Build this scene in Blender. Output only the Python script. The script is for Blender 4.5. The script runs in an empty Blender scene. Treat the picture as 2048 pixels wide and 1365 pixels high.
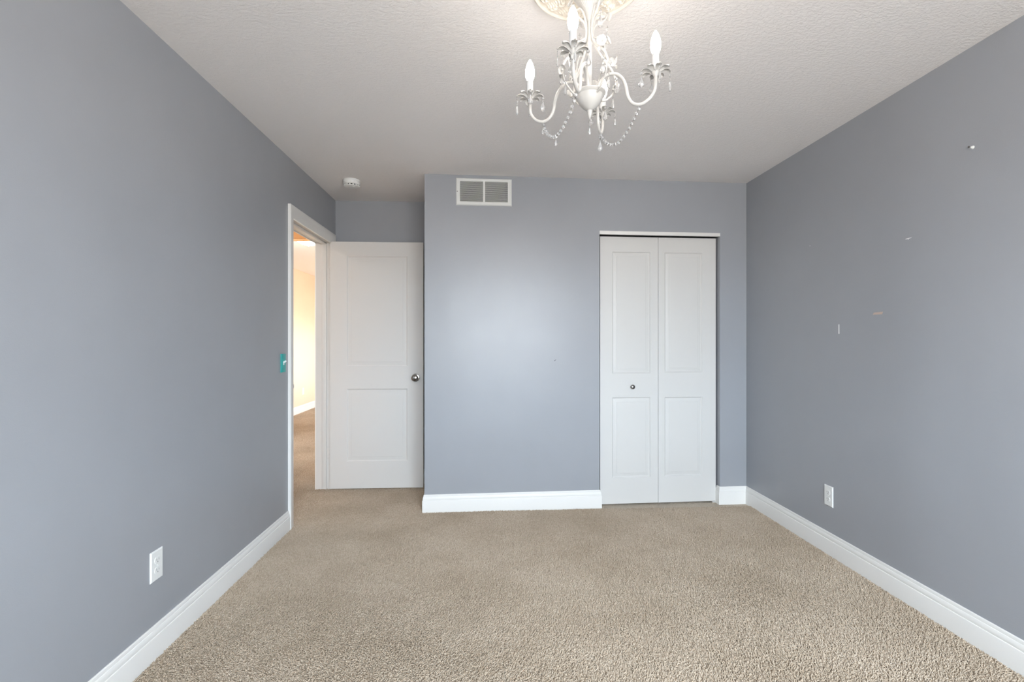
import bpy, bmesh, math, random
from mathutils import Vector, Matrix
random.seed(7)
SC = bpy.context.scene
COL = SC.collection
PI = math.pi

# ------------------------------------------------------------------ camera
CAM_H = 1.233
cam_d = bpy.data.cameras.new('camera')
cam = bpy.data.objects.new('camera', cam_d)
COL.objects.link(cam)
cam_d.sensor_width = 36.0
cam_d.lens = 36.0 * 975.0 / 2048.0
cam_d.clip_start = 0.02
cam.location = (0, 0, CAM_H)
cam.rotation_euler = (PI / 2, 0, -math.atan(51.0 / 975.0))
SC.camera = cam

# ------------------------------------------------------------------ view and daylight
SC.view_settings.view_transform = 'Standard'
SC.view_settings.look = 'None'
SC.view_settings.gamma = 1.0
SC.view_settings.exposure = 1.96
SC.view_settings.use_curve_mapping = False
SC.cycles.max_bounces = 12
SC.cycles.diffuse_bounces = 8
SC.cycles.glossy_bounces = 4
SC.cycles.transmission_bounces = 8
SC.cycles.transparent_max_bounces = 8
SC.cycles.sample_clamp_indirect = 8.0
SC.cycles.caustics_refractive = False
SC.cycles.caustics_reflective = False

SKY = 10.5
GROUND = 5.4
BULB = 14.5
DOME = 9.0

world = bpy.data.worlds.new('overcast_sky')
SC.world = world
world.use_nodes = True
wn = world.node_tree
wn.nodes.clear()
w_out = wn.nodes.new('ShaderNodeOutputWorld')
w_bg = wn.nodes.new('ShaderNodeBackground')
w_tc = wn.nodes.new('ShaderNodeTexCoord')
w_sep = wn.nodes.new('ShaderNodeSeparateXYZ')
w_map = wn.nodes.new('ShaderNodeMapRange')
w_mix = wn.nodes.new('ShaderNodeMix')
w_mix.data_type = 'RGBA'
w_map.inputs['From Min'].default_value = -0.04
w_map.inputs['From Max'].default_value = 0.06
w_mix.inputs[6].default_value = (GROUND * 1.0, GROUND * 0.97, GROUND * 0.93, 1)
w_mix.inputs[7].default_value = (SKY * 0.85, SKY * 0.97, SKY * 1.08, 1)
wn.links.new(w_tc.outputs['Generated'], w_sep.inputs[0])
wn.links.new(w_sep.outputs['Z'], w_map.inputs['Value'])
wn.links.new(w_map.outputs['Result'], w_mix.inputs[0])
wn.links.new(w_mix.outputs[2], w_bg.inputs['Color'])
wn.links.new(w_bg.outputs[0], w_out.inputs[0])

# room measures (metres)
ZC = 2.43                      # ceiling
XL, XR = -1.285, 1.969         # side walls
YR = -1.50                     # wall behind the camera
YA = 4.228                     # alcove wall
AX, AY = -0.443, 3.516         # outer corner of the closet
BXc, BYc = 1.970, 3.601
CL_ROT = math.atan2(BYc - AY, BXc - AX)
CL_LEN = math.hypot(BXc - AX, BYc - AY)
XH = -3.17                     # far wall of the hall
WX0, WX1, WZ0, WZ1 = -0.25, 1.60, 0.75, 2.15      # window behind the camera
XV = -0.75                     # far-room wall around the added window
VY0, VY1, VZ0, VZ1 = 7.8, 9.0, 0.60, 1.80          # unseen far-room window, added to light the hall

def portal(name, loc, rot, sx, sy):
    l = bpy.data.lights.new(name, 'AREA')
    l.shape = 'RECTANGLE'
    l.size, l.size_y = sx, sy
    l.cycles.is_portal = True
    o = bpy.data.objects.new(name, l)
    COL.objects.link(o)
    o.location = loc
    o.rotation_euler = rot
    return o
portal('daylight_portal', ((WX0 + WX1) / 2, YR - 0.13, (WZ0 + WZ1) / 2), (PI / 2, 0, 0), WX1 - WX0, WZ1 - WZ0)
portal('daylight_portal', (XV + 0.13, (VY0 + VY1) / 2, (VZ0 + VZ1) / 2), (PI / 2, 0, PI / 2), VY1 - VY0, VZ1 - VZ0)

HY0, HY1, HZ0, HZ1 = 4.90, 5.70, 0.90, 1.90       # unseen window, added for more daylight in the hall
portal('daylight_portal', (XH - 0.13, (HY0 + HY1) / 2, (HZ0 + HZ1) / 2), (PI / 2, 0, -PI / 2), HY1 - HY0, HZ1 - HZ0)

# ------------------------------------------------------------------ mesh helpers
class MB:
    def __init__(self):
        self.v = []; self.f = []; self.mi = []; self.cur = 0
    def add(self, vs, fs, M=None):
        b = len(self.v)
        for p in vs:
            p = Vector(p)
            if M is not None: p = M @ p
            self.v.append(tuple(p))
        for f in fs:
            self.f.append([b + i for i in f]); self.mi.append(self.cur)
        return self
    def box(self, x0, x1, y0, y1, z0, z1, M=None):
        vs = [(x, y, z) for z in (z0, z1) for y in (y0, y1) for x in (x0, x1)]
        fs = [(0, 2, 3, 1), (4, 5, 7, 6), (0, 1, 5, 4), (2, 6, 7, 3), (0, 4, 6, 2), (1, 3, 7, 5)]
        return self.add(vs, fs, M)
    def bbox(self, x0, x1, y0, y1, z0, z1, b=0.001, M=None):
        """box with chamfered edges"""
        bm = bmesh.new()
        bmesh.ops.create_cube(bm, size=1)
        bmesh.ops.scale(bm, vec=(x1 - x0, y1 - y0, z1 - z0), verts=bm.verts)
        bmesh.ops.translate(bm, vec=((x0 + x1) / 2, (y0 + y1) / 2, (z0 + z1) / 2), verts=bm.verts)
        bmesh.ops.bevel(bm, geom=bm.edges[:], offset=b, segments=2, affect='EDGES', profile=0.5)
        bm.verts.index_update()
        self.add([v.co[:] for v in bm.verts], [[v.index for v in f.verts] for f in bm.faces], M)
        bm.free()
        return self
    def lathe(self, prof, n=24, M=None, rmod=None):
        """prof: (radius, height) list turned about Z"""
        vs, fs = [], []
        for k, (r, h) in enumerate(prof):
            for i in range(n):
                a = 2 * PI * i / n
                rr = max(r, 1e-5) * (rmod(k, a) if rmod else 1)
                vs.append((rr * math.cos(a), rr * math.sin(a), h))
        for k in range(len(prof) - 1):
            for i in range(n):
                j = (i + 1) % n
                fs.append((k * n + i, k * n + j, (k + 1) * n + j, (k + 1) * n + i))
        fs.append(tuple(reversed(range(n))))
        fs.append(tuple(range((len(prof) - 1) * n, len(prof) * n)))
        return self.add(vs, fs, M)
    def tube(self, pts, rad, n=10, smooth=4, M=None, flat=1.0):
        pts = [Vector(p) for p in pts]
        R = list(rad) if isinstance(rad, (list, tuple)) else [rad] * len(pts)
        if smooth > 1 and len(pts) > 2:
            P2, R2 = [], []
            for i in range(len(pts) - 1):
                p0 = pts[max(i - 1, 0)]; p1 = pts[i]; p2 = pts[i + 1]; p3 = pts[min(i + 2, len(pts) - 1)]
                for k in range(smooth):
                    t = k / smooth
                    P2.append(0.5 * ((2 * p1) + (p2 - p0) * t + (2 * p0 - 5 * p1 + 4 * p2 - p3) * t * t + (3 * p1 - p0 - 3 * p2 + p3) * t ** 3))
                    R2.append(R[i] * (1 - t) + R[i + 1] * t)
            P2.append(pts[-1]); R2.append(R[-1])
            pts, R = P2, R2
        vs, fs = [], []
        T = [(pts[min(i + 1, len(pts) - 1)] - pts[max(i - 1, 0)]).normalized() for i in range(len(pts))]
        up = Vector((0, 0, 1)) if abs(T[0].z) < 0.9 else Vector((1, 0, 0))
        N = (up - T[0] * up.dot(T[0])).normalized()
        for i, p in enumerate(pts):
            N = (N - T[i] * N.dot(T[i])).normalized()
            Bn = T[i].cross(N)
            for k in range(n):
                a = 2 * PI * k / n
                vs.append(p + (N * math.cos(a) + Bn * math.sin(a) * flat) * R[i])
        for i in range(len(pts) - 1):
            for k in range(n):
                j = (k + 1) % n
                fs.append((i * n + k, i * n + j, (i + 1) * n + j, (i + 1) * n + k))
        fs.append(tuple(reversed(range(n))))
        fs.append(tuple(range((len(pts) - 1) * n, len(pts) * n)))
        return self.add(vs, fs, M)
    def sweep(self, path, prof):
        """profile (offset to the left of the path, z) carried along a flat path with mitres"""
        n = len(path); vs = []; m = len(prof)
        P = [Vector(p) for p in path]
        for i in range(n):
            d0 = (P[i] - P[i - 1]).normalized() if i else None
            d1 = (P[i + 1] - P[i]).normalized() if i < n - 1 else None
            if d0 is None: d0 = d1
            if d1 is None: d1 = d0
            n0 = Vector((-d0.y, d0.x)); n1 = Vector((-d1.y, d1.x))
            mt = (n0 + n1).normalized()
            k = 1 / max(mt.dot(n0), 0.2)
            for (o, z) in prof:
                q = P[i] + mt * (o * k)
                vs.append((q.x, q.y, z))
        fs = []
        for i in range(n - 1):
            for j in range(m):
                jj = (j + 1) % m
                fs.append((i * m + j, (i + 1) * m + j, (i + 1) * m + jj, i * m + jj))
        fs.append(tuple(range(m))); fs.append(tuple(reversed(range((n - 1) * m, n * m))))
        return self.add(vs, fs)
    def build(self, name, mat, parent=None, angle=35, loc=None, flat=False):
        me = bpy.data.meshes.new(name)
        me.from_pydata(self.v, [], self.f)
        mats = mat if isinstance(mat, (list, tuple)) else [mat]
        for m in mats: me.materials.append(m)
        if len(mats) > 1:
            me.polygons.foreach_set('material_index', self.mi)
        bm = bmesh.new(); bm.from_mesh(me)
        bmesh.ops.recalc_face_normals(bm, faces=bm.faces)
        bm.to_mesh(me); bm.free()
        if not flat:
            me.polygons.foreach_set('use_smooth', [True] * len(me.polygons))
            me.set_sharp_from_angle(angle=math.radians(angle))
        o = bpy.data.objects.new(name, me)
        COL.objects.link(o)
        if parent: o.parent = parent
        if loc: o.location = loc
        return o

def tag(o, label=None, cat=None, group=None, kind=None):
    if label: o['label'] = label
    if cat: o['category'] = cat
    if group: o['group'] = group
    if kind: o['kind'] = kind
    return o
def empty(name, loc=(0, 0, 0), rz=0.0):
    o = bpy.data.objects.new(name, None)
    o.empty_display_size = 0.05
    COL.objects.link(o)
    o.location = loc
    o.rotation_euler = (0, 0, rz)
    return o
def T(x=0, y=0, z=0): return Matrix.Translation((x, y, z))
def RX(a): return Matrix.Rotation(a, 4, 'X')
def RY(a): return Matrix.Rotation(a, 4, 'Y')
def RZ(a): return Matrix.Rotation(a, 4, 'Z')

# ------------------------------------------------------------------ materials
def mat(name, col, rough=0.5, metal=0.0, spec=0.5, trans=0.0, ior=1.45, emit=None, es=0.0, alpha=1.0):
    m = bpy.data.materials.new(name)
    m.use_nodes = True
    b = m.node_tree.nodes['Principled BSDF']
    b.inputs['Base Color'].default_value = (*col, 1)
    b.inputs['Roughness'].default_value = rough
    b.inputs['Metallic'].default_value = metal
    b.inputs['Specular IOR Level'].default_value = spec
    b.inputs['Transmission Weight'].default_value = trans
    b.inputs['IOR'].default_value = ior
    b.inputs['Alpha'].default_value = alpha
    if emit:
        b.inputs['Emission Color'].default_value = (*emit, 1)
        b.inputs['Emission Strength'].default_value = es
    return m
def nodes_of(m):
    nt = m.node_tree
    return nt, nt.nodes, nt.links, nt.nodes['Principled BSDF']
def objcoord(N):
    return N.new('ShaderNodeTexCoord').outputs['Object']
def noise(N, L, vec, scale, detail=2.0, rough=0.5, dist=0.0):
    n = N.new('ShaderNodeTexNoise')
    n.inputs['Scale'].default_value = scale
    n.inputs['Detail'].default_value = detail
    n.inputs['Roughness'].default_value = rough
    n.inputs['Distortion'].default_value = dist
    L.new(vec, n.inputs['Vector'])
    return n
def bump(N, L, h, strength, dist, nrm=None):
    b = N.new('ShaderNodeBump')
    b.inputs['Strength'].default_value = strength
    b.inputs['Distance'].default_value = dist
    L.new(h, b.inputs['Height'])
    if nrm: L.new(nrm, b.inputs['Normal'])
    return b.outputs[0]
def ramp(N, L, fac, stops):
    r = N.new('ShaderNodeValToRGB')
    e = r.color_ramp.elements
    while len(e) < len(stops): e.new(0.5)
    for i, (p, c) in enumerate(stops):
        e[i].position = p
        e[i].color = (*c, 1) if len(c) == 3 else c
    L.new(fac, r.inputs[0])
    return r.outputs[0]

def wall_paint(name, col, rough=0.34, spec=0.5):
    m = mat(name, col, rough, spec=spec)
    nt, N, L, B = nodes_of(m)
    c = objcoord(N)
    big = noise(N, L, c, 1.7, 3.0, 0.6)
    a = tuple(x * 0.975 for x in col); b = tuple(min(1, x * 1.025) for x in col)
    L.new(ramp(N, L, big.outputs[0], [(0.3, a), (0.7, b)]), B.inputs['Base Color'])
    mr = N.new('ShaderNodeMapRange')
    mr.inputs['To Min'].default_value = rough - 0.05
    mr.inputs['To Max'].default_value = rough + 0.06
    L.new(noise(N, L, c, 6.0, 4.0, 0.7).outputs[0], mr.inputs['Value'])
    L.new(mr.outputs[0], B.inputs['Roughness'])
    n1 = bump(N, L, noise(N, L, c, 2.2, 2.0).outputs[0], 0.25, 0.02)
    n2 = bump(N, L, noise(N, L, c, 260.0, 2.0).outputs[0], 0.12, 0.002, n1)
    L.new(n2, B.inputs['Normal'])
    return m
M_WALL = wall_paint('blue_grey_paint', (0.338, 0.353, 0.379))
M_PEACH = wall_paint('peach_paint', (0.80, 0.65, 0.50), 0.4)
M_BEAM = wall_paint('orange_peach_paint', (0.78, 0.44, 0.19), 0.4)

M_CEIL = mat('textured_ceiling', (0.88, 0.855, 0.84), 0.9, spec=0.2)
nt, N, L, B = nodes_of(M_CEIL)
c = objcoord(N)
mp = N.new('ShaderNodeMapping'); mp.inputs['Scale'].default_value = (0.8, 1.25, 1)
L.new(c, mp.inputs[0])
h1 = ramp(N, L, noise(N, L, mp.outputs[0], 74.0, 3.0, 0.55, 0.6).outputs[0], [(0.42, (0, 0, 0)), (0.58, (1, 1, 1))])
n1 = bump(N, L, h1, 0.34, 0.0030)
n2 = bump(N, L, noise(N, L, c, 230.0, 2.0).outputs[0], 0.25, 0.002, n1)
L.new(n2, B.inputs['Normal'])

M_CARPET = mat('beige_carpet', (0.4, 0.34, 0.27), 0.95, spec=0.1)
nt, N, L, B = nodes_of(M_CARPET)
c = objcoord(N)
mp = N.new('ShaderNodeMapping'); mp.inputs['Scale'].default_value = (1.15, 0.9, 1); mp.inputs['Rotation'].default_value = (0, 0, 0.4)
L.new(c, mp.inputs[0])
warp = noise(N, L, c, 45.0, 2.0)
vm = N.new('ShaderNodeVectorMath'); vm.operation = 'MULTIPLY_ADD'
vm.inputs[1].default_value = (0.018, 0.018, 0.0)
L.new(warp.outputs['Color'], vm.inputs[0]); L.new(mp.outputs[0], vm.inputs[2])
vor = N.new('ShaderNodeTexVoronoi'); vor.inputs['Scale'].default_value = 105.0
L.new(vm.outputs[0], vor.inputs['Vector'])
fine = noise(N, L, vm.outputs[0], 210.0, 3.0, 0.65)
mid = noise(N, L, vm.outputs[0], 60.0, 2.0, 0.6)
big = noise(N, L, c, 2.3, 4.0, 0.6)
m1 = N.new('ShaderNodeMath'); m1.operation = 'SUBTRACT'; m1.inputs[0].default_value = 1.0
L.new(vor.outputs['Distance'], m1.inputs[1])
m2 = N.new('ShaderNodeMath'); m2.operation = 'MULTIPLY_ADD'; m2.inputs[1].default_value = 0.9
L.new(fine.outputs[0], m2.inputs[0]); L.new(m1.outputs[0], m2.inputs[2])
m3 = N.new('ShaderNodeMath'); m3.operation = 'MULTIPLY_ADD'; m3.inputs[1].default_value = 0.8
L.new(mid.outputs[0], m3.inputs[0]); L.new(m2.outputs[0], m3.inputs[2])
fc = ramp(N, L, fine.outputs[0], [(0.28, (0.27, 0.22, 0.155)), (0.45, (0.56, 0.475, 0.365)), (0.68, (0.70, 0.60, 0.475))])  # low spots coloured darker: shade between the yarns put into the colour
bc = ramp(N, L, big.outputs[0], [(0.32, (0.90, 0.885, 0.87)), (0.62, (1.04, 1.04, 1.04))])
mx = N.new('ShaderNodeMix'); mx.data_type = 'RGBA'; mx.blend_type = 'MULTIPLY'; mx.inputs[0].default_value = 1.0
L.new(fc, mx.inputs[6]); L.new(bc, mx.inputs[7])
L.new(mx.outputs[2], B.inputs['Base Color'])
L.new(bump(N, L, m3.outputs[0], 0.9, 0.008), B.inputs['Normal'])
B.inputs['Sheen Weight'].default_value = 0.3
B.inputs['Sheen Roughness'].default_value = 0.5

M_PILE = mat('beige_yarn', (0.55, 0.47, 0.37), 0.9, spec=0.15)
nt, N, L, B = nodes_of(M_PILE)
oi = N.new('ShaderNodeObjectInfo')
wp = N.new('ShaderNodeNewGeometry')
fc = ramp(N, L, oi.outputs['Random'], [(0.0, (0.435, 0.355, 0.270)), (0.5, (0.51, 0.425, 0.333)), (1.0, (0.58, 0.495, 0.40))])
big = noise(N, L, wp.outputs['Position'], 2.3, 4.0, 0.6)
bc = ramp(N, L, big.outputs[0], [(0.32, (0.88, 0.86, 0.83)), (0.62, (1.04, 1.04, 1.04))])
mx = N.new('ShaderNodeMix'); mx.data_type = 'RGBA'; mx.blend_type = 'MULTIPLY'; mx.inputs[0].default_value = 1.0
L.new(fc, mx.inputs[6]); L.new(bc, mx.inputs[7]); L.new(mx.outputs[2], B.inputs['Base Color'])

def trim_paint(name, col, rough):
    m = mat(name, col, rough, spec=0.4)
    nt, N, L, B = nodes_of(m)
    L.new(bump(N, L, noise(N, L, objcoord(N), 90.0, 2.0).outputs[0], 0.05, 0.001), B.inputs['Normal'])
    return m
M_TRIM = trim_paint('white_trim_paint', (0.80, 0.795, 0.775), 0.38)
M_DOOR = trim_paint('white_door_paint', (0.655, 0.65, 0.635), 0.42)
M_PLASTIC = trim_paint('white_plastic', (0.80, 0.81, 0.80), 0.3)
M_VENT = trim_paint('white_enamelled_steel', (0.74, 0.75, 0.73), 0.4)
M_DARK = trim_paint('dark_void', (0.02, 0.02, 0.02), 0.8)
M_DUCT_SHADE = trim_paint('duct_shade', (0.05, 0.05, 0.05), 0.7)  # near-black colour stands for the shade behind the louvers
M_SLOT = trim_paint('grey_plastic', (0.30, 0.30, 0.30), 0.5)
M_TEAL = trim_paint('teal_plastic', (0.03, 0.42, 0.40), 0.35)
M_CHAND = trim_paint('ivory_enamel', (0.57, 0.56, 0.54), 0.4)
M_SLEEVE = trim_paint('white_candle_sleeve', (0.60, 0.61, 0.62), 0.45)
M_PLASTER = trim_paint('cream_plaster', (0.78, 0.73, 0.65), 0.7)
M_NICKEL = mat('satin_nickel', (0.30, 0.28, 0.255), 0.2, metal=1.0)
M_STEEL = mat('dark_steel', (0.20, 0.19, 0.18), 0.35, metal=1.0)
M_CRYSTAL = mat('clear_crystal', (0.95, 0.95, 0.95), 0.06, trans=0.72, ior=1.5)
M_PANE = mat('window_glass', (1, 1, 1), 0.0, trans=0.0, alpha=0.06)
M_BULB = mat('lit_bulb_glass', (1, 1, 1), 0.3, emit=(1.0, 0.91, 0.82), es=BULB)
M_DOME = mat('lit_frosted_glass', (1, 1, 1), 0.3, emit=(1.0, 0.94, 0.87), es=DOME)
M_TAPE = trim_paint('tan_tape', (0.58, 0.46, 0.38), 0.6)
M_CHIP = trim_paint('bare_plaster', (0.82, 0.82, 0.82), 0.8)
M_SCUFF = trim_paint('pencil_grey', (0.12, 0.12, 0.13), 0.7)

def structure(o, label, cat):
    return tag(o, label, cat, kind='structure')

# ------------------------------------------------------------------ shell
DOOR_Y0, DOOR_Y1 = 3.298, 4.117
b = MB(); b.box(XH - 0.12, XR + 0.12, YR - 0.12, 10.12, -0.12, 0.0)
fl = structure(b.build('floor', M_CARPET), 'beige cut pile carpet covering the bedroom and hall floor', 'carpet')
b = MB(); b.box(XH - 0.12, XR + 0.12, YR - 0.12, 10.12, ZC, ZC + 0.12)
structure(b.build('ceiling', M_CEIL), 'off-white ceiling with rough sprayed texture', 'ceiling')

# the pile itself: bent yarn tufts standing on the backing
import numpy as np
def pile(name, rects, spacing, parent, seed):
    rng = np.random.default_rng(seed)
    pts = []
    for (x0, x1, y0, y1) in rects:
        nx, ny = int((x1 - x0) / spacing), int((y1 - y0) / spacing)
        gx, gy = np.meshgrid(np.arange(nx), np.arange(ny))
        p = np.stack([x0 + (gx + 0.5) * spacing, y0 + (gy + 0.5) * spacing], -1).reshape(-1, 2)
        p += rng.uniform(-0.55, 0.55, p.shape) * spacing
        p = p[(p[:, 0] > x0 + 0.003) & (p[:, 0] < x1 - 0.003) & (p[:, 1] > y0 + 0.003) & (p[:, 1] < y1 - 0.003)]
        pts.append(p)
    p = np.concatenate(pts); n = len(p)
    me = bpy.data.meshes.new(name)
    me.vertices.add(n)
    co = np.zeros((n, 3), np.float32); co[:, :2] = p
    me.vertices.foreach_set('co', co.ravel())
    flow = 1.4 * np.sin(p[:, 0] * 2.1 + 1.3 * np.sin(p[:, 1] * 1.7)) + 1.1 * np.sin(p[:, 1] * 2.9 + p[:, 0]) + 0.8
    rot = np.zeros((n, 3), np.float32)
    rot[:, 1] = rng.normal(0, 0.25, n)
    rot[:, 2] = flow + rng.normal(0, 1.1, n)
    a = me.attributes.new('tuft_rotation', 'FLOAT_VECTOR', 'POINT'); a.data.foreach_set('vector', rot.ravel())
    a = me.attributes.new('tuft_scale', 'FLOAT', 'POINT'); a.data.foreach_set('value', rng.uniform(0.68, 1.08, n).astype(np.float32))
    o = bpy.data.objects.new(name, me); COL.objects.link(o); o.parent = parent
    me.materials.append(M_PILE)
    g = bpy.data.node_groups.new(name, 'GeometryNodeTree')
    g.interface.new_socket('Geometry', in_out='INPUT', socket_type='NodeSocketGeometry')
    g.interface.new_socket('Geometry', in_out='OUTPUT', socket_type='NodeSocketGeometry')
    N, L = g.nodes, g.links
    gi, go = N.new('NodeGroupInput'), N.new('NodeGroupOutput')
    bz = N.new('GeometryNodeCurveQuadraticBezier'); bz.inputs['Resolution'].default_value = 4
    bz.inputs['Start'].default_value = (0, 0, -0.002); bz.inputs['Middle'].default_value = (0.0004, 0, 0.0072); bz.inputs['End'].default_value = (0.0078, 0, 0.0082)
    cc = N.new('GeometryNodeCurvePrimitiveCircle'); cc.inputs['Resolution'].default_value = 5; cc.inputs['Radius'].default_value = 0.00185
    cm = N.new('GeometryNodeCurveToMesh'); cm.inputs['Fill Caps'].default_value = True
    L.new(bz.outputs[0], cm.inputs[0]); L.new(cc.outputs[0], cm.inputs[1])
    sm = N.new('GeometryNodeSetShadeSmooth'); L.new(cm.outputs[0], sm.inputs[0])
    mt = N.new('GeometryNodeSetMaterial'); mt.inputs['Material'].default_value = M_PILE; L.new(sm.outputs[0], mt.inputs[0])
    ip = N.new('GeometryNodeInstanceOnPoints')
    L.new(gi.outputs[0], ip.inputs['Points']); L.new(mt.outputs[0], ip.inputs['Instance'])
    na = N.new('GeometryNodeInputNamedAttribute'); na.data_type = 'FLOAT_VECTOR'; na.inputs['Name'].default_value = 'tuft_rotation'
    er = N.new('FunctionNodeEulerToRotation'); L.new(na.outputs['Attribute'], er.inputs[0]); L.new(er.outputs[0], ip.inputs['Rotation'])
    ns = N.new('GeometryNodeInputNamedAttribute'); ns.data_type = 'FLOAT'; ns.inputs['Name'].default_value = 'tuft_scale'
    L.new(ns.outputs['Attribute'], ip.inputs['Scale'])
    L.new(ip.outputs[0], go.inputs[0])
    md = o.modifiers.new('tufts', 'NODES'); md.node_group = g
    o['kind'] = 'stuff'
    return o
pile('carpet_pile', [(XL, XR, 0.80, 3.52), (XL, AX, 3.52, YA)], 0.0044, fl, 3)
pile('carpet_pile', [(XL, XR, YR, 0.80)], 0.0062, fl, 5)
pile('carpet_pile', [(XH, XL - 0.13, 2.6, 9.2), (XL - 0.13, XL, DOOR_Y0, DOOR_Y1)], 0.0068, fl, 4)

# left wall with the doorway
DY0, DY1, DZ = 3.298, 4.117, 2.046          # clear opening between jambs
b = MB()
b.box(XL - 0.125, XL, YR - 0.12, DY0 - 0.018, 0, ZC)
b.box(XL - 0.125, XL, DY1 + 0.018, YA + 0.12, 0, ZC)
b.box(XL - 0.125, XL, DY0 - 0.018, DY1 + 0.018, DZ + 0.018, ZC)
wl = structure(b.build('wall_left', M_WALL), 'long blue-grey wall on the left, pierced by the doorway', 'wall')
b = MB(); b.box(XR, XR + 0.12, YR - 0.12, YA + 0.12, 0, ZC)
wr = structure(b.build('wall_right', M_WALL), 'plain blue-grey wall on the right with small marks and tape scraps', 'wall')
b = MB(); b.box(XL, XR, YA, YA + 0.12, 0, ZC)
structure(b.build('wall_alcove', M_WALL), 'shaded blue-grey wall behind the open white door', 'wall')
# closet front: local x along the wall, y into the closet
OX0, OX1, OZ = 1.277, 2.204, 2.046
b = MB()
b.box(0, OX0, 0, 0.11, 0, ZC); b.box(OX1, CL_LEN + 0.004, 0, 0.11, 0, ZC); b.box(OX0, OX1, 0, 0.11, OZ, ZC)
wc = b.build('wall_closet', M_WALL)
wc.location = (AX, AY, 0); wc.rotation_euler = (0, 0, CL_ROT)
structure(wc, 'blue-grey wall between the alcove and right wall, holding the vent and folding door', 'wall')
b = MB(); b.box(AX + 0.0005, AX + 0.11, AY + 0.06, YA, 0, ZC)
structure(b.build('wall_closet_side', M_WALL), 'short blue-grey return wall beside the open door edge', 'wall')
# rear wall with a window
b = MB()
b.box(XL, WX0, YR - 0.12, YR, 0, ZC); b.box(WX1, XR, YR - 0.12, YR, 0, ZC)
b.box(WX0, WX1, YR - 0.12, YR, 0, WZ0); b.box(WX0, WX1, YR - 0.12, YR, WZ1, ZC)
structure(b.build('wall_rear', M_WALL), 'blue-grey wall behind the viewer with the bedroom window', 'wall')

# hall and far room
b = MB(); b.box(XH - 0.12, XH, 2.3, HY0, 0, ZC); b.box(XH - 0.12, XH, HY1, 10.12, 0, ZC); b.box(XH - 0.12, XH, HY0, HY1, 0, HZ0); b.box(XH - 0.12, XH, HY0, HY1, HZ1, ZC)
structure(b.build('wall_hall_left', M_PEACH), 'peach wall seen through the doorway', 'wall')
b = MB(); b.box(XH, XL - 0.125, 2.3, 2.42, 0, ZC)
structure(b.build('wall_hall_front', M_PEACH), 'peach wall closing the near end of the hall', 'wall')
b = MB(); b.box(XL - 0.125, XL, YA + 0.12, 5.0, 0, ZC)
structure(b.build('wall_hall_right', M_PEACH), 'short peach wall beyond the bedroom doorway', 'wall')
b = MB(); b.box(XL - 0.125, XV + 0.12, 5.0, 5.105, 0, ZC)
structure(b.build('wall_far_front', M_PEACH), 'peach wall between the bedroom alcove and far room', 'wall')
b = MB(); b.box(XH, XV + 0.12, 10.0, 10.12, 0, ZC)
structure(b.build('wall_far_back', M_PEACH), 'peach wall closing the far room', 'wall')
b = MB()
b.box(XV, XV + 0.12, 5.105, VY0, 0, ZC); b.box(XV, XV + 0.12, VY1, 10.0, 0, ZC)
b.box(XV, XV + 0.12, VY0, VY1, 0, VZ0); b.box(XV, XV + 0.12, VY0, VY1, VZ1, ZC)
structure(b.build('wall_far_right', M_PEACH), 'peach wall of the far room around its added window', 'wall')
b = MB(); b.box(XH, XL - 0.125, 5.0, 5.105, 2.257, ZC)
structure(b.build('trim_1', M_BEAM), 'orange-peach drop beam across the hall ceiling', 'beam')

# ------------------------------------------------------------------ baseboards
BB = [(0, 0), (0.0145, 0), (0.0145, 0.090), (0.0135, 0.0935), (0.0105, 0.0945), (0.0112, 0.0975), (0.0118, 0.104),
      (0.0105, 0.112), (0.0085, 0.1175), (0.0065, 0.1185), (0.0068, 0.122), (0.0055, 0.130), (0.003, 0.133), (0, 0.133)]
def base(name, path, label):
    b = MB(); b.sweep(path, BB)
    return structure(b.build(name, M_TRIM, angle=25), label, 'baseboard')
def cl(x, y=0.0):
    ca, sa = math.cos(CL_ROT), math.sin(CL_ROT)
    return (AX + x * ca - y * sa, AY + x * sa + y * ca)
base('baseboard_left', [(XL, DY0 - 0.066), (XL, YR)], 'white moulded baseboard along the left wall')
base('baseboard_right', [(XR, YR), (XR, BYc)], 'white moulded baseboard along the right wall')
base('baseboard_rear', [(XL, YR), (XR, YR)], 'white moulded baseboard under the window behind the viewer')
base('baseboard_closet', [cl(OX0, 0.042), cl(OX0), cl(0), (AX, YA)],
     'white baseboard wrapping the closet wall between alcove and folding door')
base('baseboard_closet_right', [cl(CL_LEN), cl(OX1), cl(OX1, 0.042)],
     'short white baseboard piece right of the folding door')
base('baseboard_alcove', [(AX, YA), (XL + 0.02, YA)], 'white baseboard behind the open door')
base('baseboard_hall', [(XH, 10.0), (XH, 2.42)], 'white baseboard along the peach hall wall')

# ------------------------------------------------------------------ doorway trim
CP = [(0.0, 0.0), (0.0, 0.008), (0.05, 0.011), (0.12, 0.0105), (0.18, 0.0115), (0.5, 0.0135), (0.78, 0.019), (0.95, 0.019), (1.0, 0.017), (1.0, 0.0)]
def casing(name, x, sx, label):
    b = MB(); vs = []; m = len(CP)
    lw, rw, hw, zi, y0, y1 = 0.066, 0.058, 0.084, 2.041, DY0 - 0.001, DY1 + 0.004
    for (yy, zz, wy, wz) in ((y0, 0, -lw, 0), (y0, zi, -lw, hw), (y1, zi, rw, hw), (y1, 0, rw, 0)):
        for (d, t) in CP:
            vs.append((x + sx * t, yy + d * wy, zz + d * wz))
    fs = []
    for i in range(3):
        for j in range(m):
            jj = (j + 1) % m
            fs.append((i * m + j, i * m + jj, (i + 1) * m + jj, (i + 1) * m + j))
    fs.append(tuple(range(m))); fs.append(tuple(range(3 * m, 4 * m)))
    b.add(vs, fs)
    return structure(b.build(name, M_TRIM, angle=30), label, 'door casing')
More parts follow.
